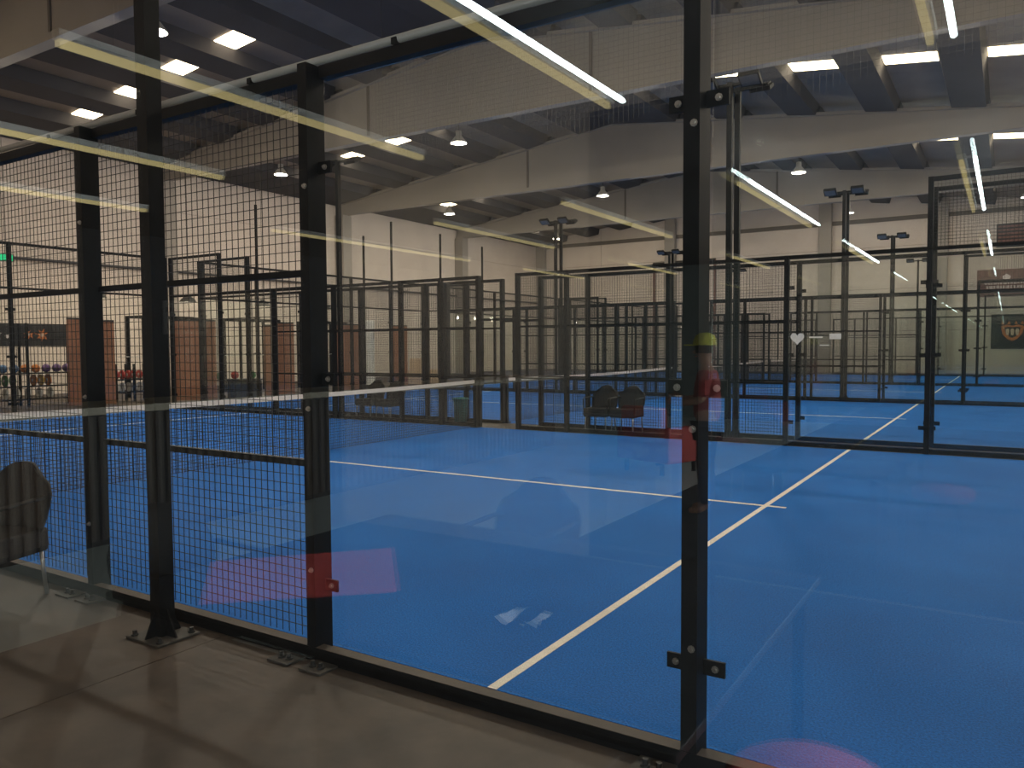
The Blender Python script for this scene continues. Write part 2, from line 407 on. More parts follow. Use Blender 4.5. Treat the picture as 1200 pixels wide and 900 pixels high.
NEAR = [(XL, -14.95, 'glass4'), (-14.95, -12.95, 'glass3'), (-12.95, -10.95, 'mesh3'), (-10.95, -8.97, 'mesh3'), (-8.97, -7.9, 'mesh3'), (-7.9, NETX, 'mesh3'),
        (NETX, -6.02, 'open'), (-6.02, -5.05, 'mesh3'), (-5.05, -3.03, 'mesh3'), (-3.03, -.985, 'mesh3'), (-.985, 1.03, 'glass3'), (1.03, XR, 'glass4')]
ORD = ['first', 'second', 'third', 'fourth']
COLN = dict(red='red', green='green', orangeb='orange', yellow='yellow', purple='purple', bluer='blue')
ORDT = ['first court by the walkway', 'second court', 'third court', 'fourth court by the end wall']
for c in range(4):
    y0 = c*PITCH_Y
    fence_run('court_fence', 'black mesh and glass side fence, walkway side of the ' + ORDT[c], (0, y0-(.03 if c == 0 else 0), 0), 0, NEAR if c == 0 else SIDE, -1, c == 0)
    fence_run('court_fence', 'black mesh and glass side fence, end-wall side of the ' + ORDT[c], (0, y0+10, 0), 0, SIDE, 1)
    back = [(max(.13, i*2.0), min(9.87, i*2.0+2), 'glass4') for i in range(5)]
    fence_run('court_fence', 'glass back wall with mesh top, gym side, ' + ORDT[c], (XL-.06, y0, 0), math.pi/2, back, 1)
    fence_run('court_fence', 'glass back wall with mesh top, opposite the gym, ' + ORDT[c], (XR+.06, y0, 0), math.pi/2, back, -1)
# grey conduit clipped on top of the near fence
cn = thing('conduit', 'grey round conduit running along the top rail of the walkway fence', 'pipe', (0, -.03, 3.035))
B().tube([(-9, -.02, .025), (.93, -.02, .025)], .02, 10).build('pipe', 'conduit', cn, smooth=True)
for i in range(10): B().cbox((-8.6+i*1.02, -.02, .012), (.03, .05, .03)).build('clip', 'black', cn)

# ---- nets
def net_mesh():
    m = B(); L_, H_ = 9.9, .86; n = int(L_/.045); th = .0052
    for i in range(n): 
        y = .09 + i*.0447; m.box(-th/2, th/2, y-th/2, y+th/2, .01, .875)
    for j in range(20):
        z = .02+j*.044; m.box(th*.3, th*1.3, .08, 9.92, z-th/2, z+th/2)
    return m.mesh('net_cord', 'net')
nm = net_mesh()
tp = B()
N_ = 20
for sgn in (0,):
    pts = []
    for i in range(N_+1):
        y = .08+9.84*i/N_; z = .885 + .045*((y-5)/4.95)**2
        pts.append((y, z))
    for i in range(N_):
        (ya, za), (yb, zb) = pts[i], pts[i+1]
        tp.prism([(ya, za-.04), (yb, zb-.04), (yb, zb+.025), (ya, za+.025)], -.008, .008, 'x')
tpm = tp.mesh('top_tape', 'tape')
npm = B().box(-.04, .04, -.04, .04, 0, 1.0).box(-.09, .09, -.06, .06, 0, .02).mesh('net_post', 'black')
for c in range(4):
    t = thing('net', 'black court net with white top tape across the ' + ORDT[c], 'net', (NETX, c*PITCH_Y, 0))
    tag(put('net_cord', nm, t), kind='stuff'); put('top_tape', tpm, t)
    put('net_post', npm, t, (0, .125, 0)); put('net_post', npm, t, (0, 9.875, 0))

# ---- floodlight masts
def mast(label, x, y, aim, group=None):
    t = thing('light_mast', label, 'lamp post', (x, y, 0), 0, group)
    B().box(-.045, .045, -.045, .045, .01, 6.0).build('mast', 'black', t)
    bp_ = B().box(-.15, .15, -.13, .13, 0, .012).build('base_plate', 'plate', t, bevel=.004)
    for sx in (-1, 1):
        for sy in (-1, 1): put('bolt', dbolt_me, bp_, (sx*.115, sy*.098, .012))
    g = B()
    for sx in (-1, 1): g.prism([(sx*.045, .012), (sx*.125, .012), (sx*.045, .16)], -.005, .005)
    for sy in (-1, 1): g.prism([(sy*.045, .012), (sy*.11, .012), (sy*.045, .16)], -.005, .005, 'x')
    g.build('gusset', 'black', t)
    B().box(-.42, .42, -.025, .025, 5.93, 5.98).build('cross_arm', 'black', t)
    for sx in (-1, 1):
        fl_ = B().box(-.17, .17, -.13, .13, -.035, .035)
        for j in range(-3, 4): fl_.box(j*.045-.006, j*.045+.006, -.11, .11, .035, .07)
        o = fl_.build('floodlight', 'black', t, (sx*.36, aim*.12, 5.97)); o.rotation_euler.x = -aim*math.radians(-28)
        B().box(-.145, .145, -.105, .105, -.041, -.034).build('flood_glass', 'floodglass', o)
        B().box(-.02, .02, -.13, .02, -.01, .01).build('bracket', 'black', t, (sx*.36, aim*.06, 5.99))
    return t
for c in range(4):
    y0 = c*PITCH_Y
    for x in (-1.95, -11.35):
        if c == 0 and x < -5: continue
        zone = 'half away from the gym' if x > -5 else 'gym half'
        mast('tall floodlight mast, walkway side, %s, %s' % (zone, ORDT[c]), x, y0-.34+(.06 if c else 0), 1)
        mast('tall floodlight mast, end-wall side, %s, %s' % (zone, ORDT[c]), x-.04, y0+10.28, -1)

# ---- high-bay lamps under the beams
hb_shell = B().lathe([(.02, .36), (.09, .34), (.095, .18), (.13, .15), (.24, 0), (.25, -.03), (.235, -.03), (.225, 0), (.12, .13), (0, .14)], n=24).mesh('reflector', 'lampshell', True)
hb_lens = B().lathe([(0, .125), (.10, .12), (.10, .115), (0, .115)], n=20).mesh('lens', 'lamplens')
hb_rod = B().tube([(0, 0, .34), (0, 0, .52)], .012, 6).mesh('hanger', 'dark')
for n, y in enumerate(BEAMS):
    for x in (-19.9, -12.1, -4.4, 2.6):
        t = thing('high_bay_lamp', 'bell-shaped high-bay lamp under the %s roof beam from the window, %s' % (ORD[n], {-19.9: 'at the gym end', -12.1: 'below the ridge', -4.4: 'between ridge and glass end', 2.6: 'at the glass end'}[x]), 'lamp', (x, y, ZB-.52), 0, 'high-bay lamps under the roof beams')
        put('reflector', hb_shell, t); put('lens', hb_lens, t); put('hanger', hb_rod, t)
        ld = bpy.data.lights.new('high_bay_light', 'POINT'); ld.energy = HIGHBAY_W; ld.color = (1.0, .88, .74)
        ld.shadow_soft_size = .12
        lo = bpy.data.objects.new('high_bay_light', ld); COL.objects.link(lo); lo.parent = t; lo.location = (0, 0, -.05)

# ------------------------------------------------------------------ furniture by the courts
def make_chair(label, loc, rz, group=None):
    """wicker armchair facing local -Y ; back at +Y"""
    t = thing('wicker_chair', label, 'chair', loc, rz, group)
    # back shell: rounded top, slightly curved
    m = B(); nx, nz = 9, 7
    def P(i, j, off):
        u = -1+2*i/(nx-1); v = j/(nz-1)
        wv = .235 + .035*math.sin(v*math.pi*.9) - (.10*max(0, v-.8)/.2 if v > .8 else 0)
        top = .86 - .07*abs(u)**3
        z = .40 + (top-.40)*v
        return (u*wv, .20 + .10*v - .05*abs(u)**2 + off, z)
    for off in (0, .03):
        for j in range(nz):
            for i in range(nx): m.v.append(P(i, j, off))
    S_ = nx*nz
    for j in range(nz-1):
        for i in range(nx-1):
            a = j*nx+i
            m.f.append((a, a+1, a+nx+1, a+nx)); m.f.append((S_+a, S_+a+nx, S_+a+nx+1, S_+a+1))
    for j in range(nz-1):
        for i in (0, nx-1):
            a = j*nx+i; m.f.append((a, a+nx, S_+a+nx, S_+a))
    for i in range(nx-1):
        for j in (0, nz-1):
            a = j*nx+i; m.f.append((a, a+1, S_+a+1, S_+a))
    m.build('backrest', 'wicker', t, smooth=True)
    B().prism([(-.235, .29), (.235, .29), (.25, .33), (.24, .445), (-.24, .445), (-.25, .33)], -.24, .235).build('seat', 'wicker', t, bevel=.015)
    for sx in (-1, 1):
        for (y_, lean) in ((-.20, -.02), (.20, .03)):
            B().tube([(sx*.205, y_, .34), (sx*(.205+.012), y_+lean, .0)], .0125, 10).build('leg', 'alu', t, smooth=True)
        B().tube([(sx*.235, -.21, .34), (sx*.25, -.22, .60), (sx*.252, -.18, .635), (sx*.252, .16, .645), (sx*.225, .245, .64)], .013, 8).build('armrest', 'wicker', t, smooth=True)
    B().tube([(-.235, .272, .62), (0, .285, .625), (.235, .272, .62)], .008, 6).build('back_rail', 'alu', t, smooth=True)
    return t
make_chair('dark wicker chair with aluminium legs on the brown walkway against the mesh fence', (-3.43, -.57, 0), math.radians(20))
LB = 'dark wicker chair in the gap between first and second court, '
for x, l in ((-10.35, 'farther from the teal bin'), (-9.75, 'next to the teal bin'), (-4.5, 'mast side, nearer the net'), (-3.95, 'right beside the mast')):
    make_chair(LB + l, (x, 10.50, 0), 0)
bn = thing('waste_bin', 'teal plastic waste bin between the courts near the net post', 'bin', (-7.72, 10.42, 0))
B().lathe([(0, 0), (.13, 0), (.15, .48), (.165, .50), (.165, .54), (.15, .54), (.14, .50), (.12, .03), (0, .03)], n=20).build('body', 'teal', bn, smooth=True)
B().lathe([(.168, .50), (.178, .505), (.178, .535), (.168, .54)], n=20).build('rim', 'teal', bn, smooth=True)

# ---- decals and signs on the fences
def heart(s):
    p = []
    for i in range(28):
        a = 2*math.pi*i/28
        p.append((s*.0625*16*math.sin(a)**3, s*.0625*(13*math.cos(a)-5*math.cos(2*a)-2*math.cos(3*a)-math.cos(4*a))))
    return p
tag(B().prism(heart(.105), -.002, .002).build('heart_sticker', 'white', None, (-.80, 10-.012, 1.72)), 'white heart sticker on the glass pane beside the mesh', 'sticker')
lbs = thing('label_sticker', 'pale rectangular sticker strip on the glass next to the heart', 'sticker', (-.62, 10-.012, 1.70))
B().box(0, .20, -.002, .002, .02, .045).box(.16, .30, -.002, .002, -.10, -.085).build('strip', 'white', lbs)
B().box(.30, .47, -.002, .002, 0, .085).build('tab', 'white', lbs)
def text(name, body, size, m, parent, loc, rot, ext=.002):
    cu = bpy.data.curves.new(name, 'FONT'); cu.body = body; cu.size = size; cu.align_x = 'CENTER'; cu.align_y = 'CENTER'; cu.extrude = ext
    to = bpy.data.objects.new(name+'_tmp', cu); COL.objects.link(to)
    dg = bpy.context.evaluated_depsgraph_get(); me = bpy.data.meshes.new_from_object(to.evaluated_get(dg))
    bpy.data.objects.remove(to)
    me.materials.clear(); me.materials.append(MT[m])
    o = bpy.data.objects.new(name, me); COL.objects.link(o); o.parent = parent; o.location = loc; o.rotation_euler = rot
    return o

# ------------------------------------------------------------------ gym along the left wall
def board(label, x, y, wd, h, rz):
    t = thing('plywood_board', label, 'board', (x, y, 0), rz)
    B().box(-wd/2, wd/2, -.02, .02, .02, h).build('sheet', 'ply', t)
    for sx in (-1, 1): B().box(sx*wd/2-.035*(sx > 0), sx*wd/2+.035*(sx < 0), .02, .06, 0, h).build('batten', 'ply', t)
    B().box(-wd/2, wd/2, -.03, .06, h, h+.05).build('cap', 'dark', t)
R90 = math.radians(62)
board('narrow plywood board at the end of the ball rack', -20.25, 9.31, .62, 2.45, R90)
board('narrow plywood board beside the black graphic banner', -20.05, 9.98, .42, 2.4, R90)
board('wide plywood board standing alone by the gym corner', -19.15, 12.28, 1.2, 2.45, R90)
board('slim plywood strip beside the dark storage box', -19.0, 14.95, .24, 2.35, R90)
board('plywood board between the storage box and the rig', -19.05, 15.75, .6, 2.45, R90)
board('plywood board left beside the white upright mat', -18.95, 18.72, .85, 2.45, R90)
board('slim plywood board behind the fence beyond the white mat', -19.8, 22.6, .75, 2.5, R90)

def rack(label, x, y, L_, levels, h, header=True):
    t = thing('storage_rack', label, 'rack', (x, y, 0), math.pi/2)
    for u in (0, L_/2, L_):
        for v in (-.22, .22): B().box(u-.03, u+.03, v-.03, v+.03, 0, h).build('upright', 'black', t)
    for z in levels: B().box(-.03, L_+.03, -.25, .25, z-.03, z).build('shelf', 'black', t)
    if header:
        o = B().box(-.03, L_+.03, .2, .24, h-.65, h).build('header_board', 'dark', t)
    return t
r1 = rack('tall black storage rack with header board holding coloured balls', -21.4, 7.0, 2.7, (.22, .58, .95), 2.35)
# header graphics: jagged splashes
hb = [c_ for c_ in COL.objects if c_.parent == r1 and c_.name.startswith('header_board')][0]
def splash(cx, cz, s, m, seed, par, yy, n=15):
    rr = random.Random(seed); p = []
    for i in range(n):
        a = 2*math.pi*i/n; q = s*(rr.uniform(.75, 1.0) if i % 2 else rr.uniform(.25, .5)); p.append((cx+q*math.cos(a)*1.1, cz+q*math.sin(a)))
    B().prism(p, yy-.002, yy+.002).build('print', m, par)
for i, (u, z, s, m) in enumerate(((.75, 2.02, .16, 'pinkw'), (1.05, 1.98, .08, 'pinkw'), (1.62, 2.04, .17, 'orange'), (1.98, 2.03, .22, 'orange'), (1.98, 2.03, .10, 'cream'), (1.62, 2.04, .07, 'cream'))):
    splash(u, z, s, m, i, hb, .196 - (.003 if m == 'cream' else 0))
# things on the rack
def ball(nm, label, cat, m, x, y, z, r, group):
    b_ = thing(nm, label, cat, (x, y, z), 0, group)
    prof = [(r*math.sin(math.pi*i/12), r-r*math.cos(math.pi*i/12)) for i in range(13)]
    B().lathe(prof, n=16).build('shell', m, b_, smooth=True)
    B().lathe([(r*.985, r*.93), (r*1.012, r*.96), (r*1.012, r*1.04), (r*.985, r*1.07)], n=16).build('seam', 'dark', b_, smooth=True)
def plate_disc(label, m, x, y, z, r, group):
    b_ = thing('bumper_plate', label, 'weight plate', (x, y, z), 0, group)
    d = B(); n = 22
    for (yy, ra) in (): pass
    o = MB(); o.lathe([(.03, -.03), (r*.9, -.03), (r, -.022), (r, .022), (r*.9, .03), (.03, .03), (.03, -.03)], n=n)
    q = o.build('disc', m, b_, (0, 0, r)); q.rotation_euler.x = math.pi/2
    h_ = B().lathe([(.018, -.034), (.045, -.034), (.045, .034), (.018, .034), (.018, -.034)], n=14).build('hub', 'alu', b_, (0, 0, r)); h_.rotation_euler.x = math.pi/2
for i, m in enumerate(['red', 'red', 'bluer', 'bluer', 'orangeb', 'orangeb', 'purple', 'purple', 'purple']):
    ball('medicine_ball', '%s medicine ball on the top shelf of the tall black rack' % {'red': 'red', 'bluer': 'blue', 'orangeb': 'orange', 'purple': 'purple'}[m], 'ball', m, -21.4, 7.22+i*.29, .952, .12, COLN[m] + ' medicine balls on the top shelf')
for i, m in enumerate(['green', 'green', 'green', 'green', 'green', 'orangeb', 'yellow', 'orangeb']):
    plate_disc('%s bumper plate on the middle shelf of the tall black rack' % {'green': 'green', 'orangeb': 'orange', 'yellow': 'yellow'}[m], m, -21.4, 7.25+i*.2 + (.35 if i > 4 else 0), .582, .16, COLN[m] + ' plates on the middle shelf')
for i in range(7):
    plate_disc('white weight plate on the bottom shelf of the tall black rack', 'white', -21.4, 7.25+i*.3, .222, .15, 'white plates on the bottom shelf')
bnr = thing('graphic_banner', 'tall black banner with orange graphic between two plywood boards', 'banner', (-20.42, 9.70, 0), R90)
bb = B().box(-.2, .2, -.015, .015, .25, 2.35).build('cloth', 'dark', bnr)
B().tube([(-.22, 0, 2.37), (.22, 0, 2.37)], .02).build('rod', 'black', bnr)
for sx in (-1, 1): B().box(sx*.22-.02, sx*.22+.02, -.02, .02, 0, 2.4).build('pole', 'black', bnr)
for i, (u, z, s) in enumerate(((-.12, 1.75, .10), (-.05, 1.5, .13), (.03, 1.3, .12), (.12, 1.12, .1))): splash(u, z, s, 'orange', 40+i, bb, -.018)
r3 = rack('low black rack holding red plates, beside the banner', -20.9, 10.6, 1.2, (.30, .68), 1.15, False)
for i in range(5): plate_disc('red bumper plate on the low black rack', 'red', -20.9, 10.75+i*.19, .682, .14, 'red plates on the low rack')
for i in range(5): plate_disc('pale weight plate on the low black rack', 'white', -20.9, 10.75+i*.19, .302, .14, 'pale plates on the low rack')
bx = thing('storage_box', 'dark storage box on the gym floor with coloured balls on top', 'box', (-19.35, 14.25, 0), R90)
B().box(-.5, .5, -.3, .3, 0, .55).build('body', 'dark', bx, bevel=.015); B().box(-.52, .52, -.32, .32, .55, .60).build('lid', 'black', bx, bevel=.01)
for i, (m, l, yy) in enumerate((('red', 'red slam ball on the dark storage box', 13.95), ('green', 'green slam ball on the dark storage box', 14.45))):
    ball('slam_ball', l, 'ball', m, -19.35 + (.13 if i else -.1), yy, .60, .13, None)
st = thing('ball_stand', 'small black stand with stacked slam balls beside the storage box', 'stand', (-19.4, 13.2, 0))
for u in (-.12, .12):
    for v in (-.35, .35): B().box(u-.015, u+.015, v-.015, v+.015, 0, .6).build('leg', 'black', st)
B().box(-.15, .15, -.38, .38, .56, .6).build('shelf', 'black', st)
ball('slam_ball', 'red slam ball on the small black stand', 'ball', 'red', -19.4, 13.0, .60, .13, None)
ball('slam_ball', 'green slam ball on the small black stand', 'ball', 'green', -19.4, 13.32, .60, .12, None)
pb = thing('punching_bag', 'dark hanging punching bag beside the wide plywood board', 'punching bag', (-19.9, 13.0, 0))
B().box(-.03, .03, -.5, -.44, 0, 2.6).box(-.03, .03, -.5, .03, 2.54, 2.6).box(-.4, .4, -.52, -.42, 0, .04).build('frame', 'black', pb)
B().tube([(0, 0, 1.75), (0, 0, 2.54)], .012, 6).build('chain', 'dark', pb)
B().lathe([(0, 1.0), (.16, 1.02), (.18, 1.1), (.18, 1.66), (.15, 1.74), (0, 1.76)], n=18).build('bag', 'dark', pb, smooth=True)
wm = thing('upright_mat', 'tall white padded mat wrapped around an upright post', 'mat', (-19.9, 20.75, 0))
B().lathe([(0, .12), (.30, .12), (.30, 2.66), (.27, 2.7), (0, 2.7)], n=28).build('pad', 'white', wm, smooth=False)
B().box(-.25, .25, -.25, .25, 0, .12).build('base', 'dark', wm)
# squat rig frames behind the courts
def rig(label, x, y, L_, h):
    t = thing('squat_rig', label, 'gym rig', (x, y, 0))
    for u in (0, .9):
        for v in (0, L_): B().box(u-.04, u+.04, v-.04, v+.04, 0, h).build('upright', 'black', t)
    for u in (0, .9): B().box(u-.03, u+.03, 0, L_, h-.08, h).build('top_bar', 'black', t)
    for v in (0, L_): B().box(0, .9, v-.03, v+.03, h-.08, h).build('cross_bar', 'black', t)
    B().tube([(.1, -.4, 1.35), (.1, L_+.4, 1.35)], .015, 8).build('barbell', 'alu', t)
rig('black squat rig with barbell near the wide plywood board', -22.6, 12.2, 1.8, 2.7)
rig('black squat rig with barbell behind the storage box', -22.6, 16.0, 1.8, 2.7)
rig('black squat rig with barbell near the white mat', -22.6, 19.6, 1.8, 2.7)
for i, y in enumerate((7.9, 11.2, 14.5, 17.8, 21.1)):  # fifth dome is an extra one, added to light the white mat
    t = thing('dome_lamp', 'dark dome pendant lamp over the gym floor, %s from the walkway' % (ORD + ['fifth'])[i], 'lamp', (-22.6, y, 3.25), 0, 'dome lamps over the gym')
    B().lathe([(0, .26), (.06, .25), (.24, .1), (.30, 0), (.28, 0), (.22, .08), (0, .2)], n=20).build('shade', 'dark', t, smooth=True)
    B().tube([(0, 0, .25), (0, 0, zr(-22.6)-3.25)], .008, 6).build('cord', 'dark', t)
    B().lathe([(0, .06), (.03, .055), (.045, .02), (.03, -.015), (0, -.02)], n=14).build('bulb', 'lamplens', t, (0, 0, .05), smooth=True)
    ld = bpy.data.lights.new('dome_light', 'POINT'); ld.energy = DOME_W; ld.color = (1.0, .80, .58); ld.shadow_soft_size = .1
    lo = bpy.data.objects.new('dome_light', ld); COL.objects.link(lo); lo.parent = t; lo.location = (0, 0, -.08)
ex = thing('exit_sign', 'small green lit exit sign hung by the gym wall', 'sign', (-21.9, 8.2, 4.1))
B().box(-.03, .03, -.22, .22, 0, .2).build('box', 'dark', ex); B().box(.03, .036, -.20, .20, .015, .185).build('face', 'exitg', ex)
B().tube([(0, 0, .2), (0, 0, ztop(-21.9)-4.08)], .008, 6).build('rod', 'dark', ex)
bxs = ((-19.9, 24.0, 0, .7), (-19.9, 24.0, .62, .6), (-19.6, 25.0, 0, .6))
for i, (x, y, z, s) in enumerate(bxs):
    t = thing('plyo_box', ['pale wooden jump box under a second box past the mat', 'smaller pale wooden jump box stacked on another', 'single pale wooden jump box on the gym floor'][i], 'box', (x, y, z), .3)
    B().box(-s/2, s/2, -s/2, s/2, 0, .62 if z == 0 else .5).build('body', 'cream', t, bevel=.01)
    B().box(s/2, s/2+.004, -.07, .07, .32, .38).build('grip_hole', 'dark', t)
# tall thin poles carrying the safety net along the gym side
for i, (y, h) in enumerate(((13.35, 6.0), (18.1, 5.6), (19.6, 6.3), (22.6, 6.2), (25.6, 6.0))):
    t = thing('net_pole', 'tall slim black pole beside the gym, %s from the walkway' % ['first', 'second', 'third', 'fourth', 'fifth'][i], 'pole', (-17.55, y, 0), 0, 'safety net poles beside the gym')
    B().tube([(0, 0, .01), (0, 0, h)], .045, 8).build('shaft', 'black', t); B().box(-.1, .1, -.1, .1, 0, .012).build('base_plate', 'black', t)

# ---- end wall signs
sg = thing('wall_banner', 'dark square banner with orange crest on the far end wall', 'banner', (2.2, WALL_F-.09, 1.35))
B().box(-.95, 1.0, -.02, .02, 0, 1.85).build('cloth', 'dark', sg)
def shield(s, cx, cz):
    return [(cx-s, cz+.55*s), (cx-.5*s, cz+.72*s), (cx, cz+.6*s), (cx+.5*s, cz+.72*s), (cx+s, cz+.55*s), (cx+.85*s, cz-.25*s), (cx+.4*s, cz-.75*s), (cx, cz-.95*s), (cx-.4*s, cz-.75*s), (cx-.85*s, cz-.25*s)]
B().prism(shield(.52, .02, .92), -.026, -.022).build('crest', 'orange', sg)
B().prism(shield(.36, .02, .93), -.032, -.027).build('crest_field', 'dark', sg)
for i, u in enumerate((-.2, .02, .24)):
    B().prism([(u-.09+.02*math.cos(a*math.pi/6), 0) for a in ()] or [(u-.09, .98), (u-.05, 1.08), (u+.05, 1.08), (u+.09, .98), (u+.05, .74), (u-.05, .74)], -.037, -.033).build('emblem', 'cream', sg)
for i, u in enumerate((-.42, -.14, .18, .46)): B().prism([(u-.08, 1.32), (u+.08, 1.32), (u, 1.5)], -.026, -.022).build('flame', 'orange', sg)
s2 = thing('wall_sign', 'dark wall sign with two lines of pale lettering above the crest banner', 'sign', (1.9, WALL_F-.09, 4.15))
B().box(-1.35, 1.35, -.02, .02, 0, 1.45).build('board', 'brick', s2)
B().prism([(-.14, .92), (.14, .92), (.2, 1.05), (0, 1.2), (-.2, 1.05)], -.026, -.022).build('emblem', 'pinkw', s2)
for (z, wd, n) in ((.72, 2.0, 9), (.50, 1.8, 8), (.28, 1.2, 7)):
    rr = random.Random(n)
    m = B(); x = -wd/2
    while x < wd/2:
        q = rr.uniform(.07, .16); m.box(x, min(x+q, wd/2), -.026, -.022, z-.065, z+.065); x += q+.04
    m.build('lettering', 'pinkw', s2)
s3 = thing('louvre_panel', 'reddish louvred panel high on the far end wall', 'panel', (2.4, WALL_F-.09, 6.75))
B().box(-1.0, 1.1, -.03, .03, 0, 1.25).build('frame', 'dark', s3)
for i in range(6): B().box(-.94, 1.04, -.05, -.03, .08+i*.19, .20+i*.19).build('slat', 'brick', s3)
# rolled shutter door on the end wall
tag(B().box(-17.9, -13.9, WALL_F-.10, WALL_F-.055, 0, 7.0).build('door_1', 'wall'), kind='structure')
dr = thing('shutter_rail', 'dark rolled curtain bar above the shutter door in the end wall', 'rail', (-15.9, WALL_F-.22, 7.0))
B().tube([(-2.1, 0, 0), (2.1, 0, .05)], .14, 10).build('roll', 'dark', dr)
for u in (-2.05, 2.05): B().box(u-.06, u+.06, -.06, .1, -7.0, .15).build('guide', 'brick', dr)

# ------------------------------------------------------------------ viewing window and the cafe behind the camera
PY = WALL_N - .006                     # reflecting face of the pane (hall / cafe boundary)
def vy(v): return 2*PY - v             # a reflection seen at depth v stands at this real y
wx0, wx1, wz0, wz1 = -.6, 3.6, .06, 3.3
CX0, CX1, CY0, CH = -9.7, WALL_R, -19.0, 3.42
ww = B()
ww.box(WALL_L, wx0, WALL_N-.12, WALL_N+.0, -.05, 10.9); ww.box(wx1, WALL_R, WALL_N-.12, WALL_N, -.05, 10.9)
ww.box(wx0, wx1, WALL_N-.12, WALL_N, wz1, 10.9); ww.box(wx0, wx1, WALL_N-.12, WALL_N, -.05, wz0)
tag(ww.build('wall_front', 'wall'), kind='structure')
wn = tag(B().box(wx0, wx1, WALL_N-.012, WALL_N, wz0, wz1).build('window_1', 'window'), kind='structure')
fr = B()
for (a, b, c_, d_) in ((wx0-.05, wx0+.03, wz0-.05, wz1+.05), (wx1-.03, wx1+.05, wz0-.05, wz1+.05)): fr.box(a, b, WALL_N-.13, WALL_N+.01, c_, d_)
for (c_, d_) in ((wz0-.05, wz0+.03), (wz1-.03, wz1+.05)): fr.box(wx0, wx1, WALL_N-.13, WALL_N+.01, c_, d_)
fr.build('window_frame', 'black', wn)
tag(B().box(CX0, -1.0, CY0, WALL_N-.12, -.2, 0).build('floor', 'cafefloor'), kind='structure')
tag(B().box(-1.0, CX1, CY0, WALL_N-.12, -.2, 0).build('floor', 'cafecarpet'), kind='structure')
tag(B().box(CX0, CX1, CY0, WALL_N-.12, CH, CH+.15).build('ceiling', 'cafeceil'), kind='structure')
cb = B().box(CX0, -9.2, CY0-.1, CY0, 0, CH).box(-2.9, CX1, CY0-.1, CY0, 0, CH)
tag(cb.build('wall_cafe_back', 'cafedark'), kind='structure')
tag(B().box(-9.2, -2.9, CY0-.1, CY0, 0, CH).build('wall_cafe_end', 'cafepale'), kind='structure')
tag(B().box(CX0-.1, CX0, CY0, WALL_N-.12, 0, CH).build('wall_cafe_left', 'cafedark'), kind='structure')
tag(B().box(CX1, CX1+.1, CY0, WALL_N-.12, 0, CH).build('wall_cafe_right', 'cafedark'), kind='structure')
fill_pn = tag(B().box(CX1-.03, CX1-.005, -17, -2.9, .9, 2.9).build('cafe_fill_panel', 'cafefill'), kind='structure')  # unseen glowing panel, added on the side wall to light the cafe
for i in range(8): B().box(CX1-.06, CX1-.03, -17+i*2.01-.03, -17+i*2.01+.03, .85, 2.95).build('window_frame', 'black', fill_pn)  # bars across the added fill panel

# linear pendant lamps in five rows
def pendant(x, v0, v1, white, row, pos):
    y0, y1 = vy(v1), vy(v0)
    t = thing('pendant_lamp', '%s linear pendant lamp, %s row from the bar counter, %s' % ('white tube' if white else 'warm bar', row, pos), 'lamp', (x, y0, 3.11), 0,
              'white tube pendants in the cafe' if white else 'warm bar pendants in the cafe')
    L_ = y1-y0
    B().box(-.032, .032, 0, L_, .0, .045).build('housing', 'lampshell', t)
    B().box(-.015 if white else -.026, .015 if white else .026, .01, L_-.01, -.03, .0).build('diffuser', 'warm', t)
    if white:
        B().tube([(.10, .02, .0), (.10, L_-.02, .0)], .016, 10).build('tube', 'tube', t)
        for yy in (.05, L_-.05): B().box(.03, .115, yy-.015, yy+.015, .015, .03).build('bracket', 'lampshell', t)
    for yy in (.3, L_-.3): B().tube([(0, yy, .045), (0, yy, CH-3.11)], .004, 5).build('wire', 'dark', t)
CZ = CAM[1]
for x, segs, white in ((-5.85, ((2.2, 5.1), (6.8, 11.1), (12.9, 15.4)), False), (-3.8, ((1.7, 4.5), (7.5, 10.4), (13.2, 15.6)), False),
                       (-1.9, ((2.1, 4.9), (7.2, 10.3), (13.2, 15.5)), False), (-.1, ((1.9, 4.5), (7.25, 10.4), (13.25, 15.7)), True), (1.67, ((1.9, 4.44), (7.4, 10.25), (13.4, 15.5)), True)):
    row = {-5.85: 'first', -3.8: 'second', -1.9: 'third', -.1: 'fourth', 1.67: 'fifth'}[x]
    for (a, b), pos in zip(segs, ('beside the viewing window', 'middle of the room', 'by the pale end wall')): pendant(x, CZ+a, CZ+b, white, row, pos)

# slatted bar counter
bc = thing('bar_counter', 'long bar counter with vertical wood slats and pale top in the cafe', 'counter', (-4.2, vy(8.2), 0))
B().box(-.7, -.02, 0, 8.4, 0, 1.08).build('body', 'slatgap', bc); B().box(-.75, .06, -.03, 8.43, 1.08, 1.14).build('counter_top', 'ctop', bc)
sm = B().box(-.02, .012, -.024, .024, .05, 1.06).mesh('slat', 'slat')
for i in range(84): put('slat', sm, bc, (0, .05+i*.1, 0))
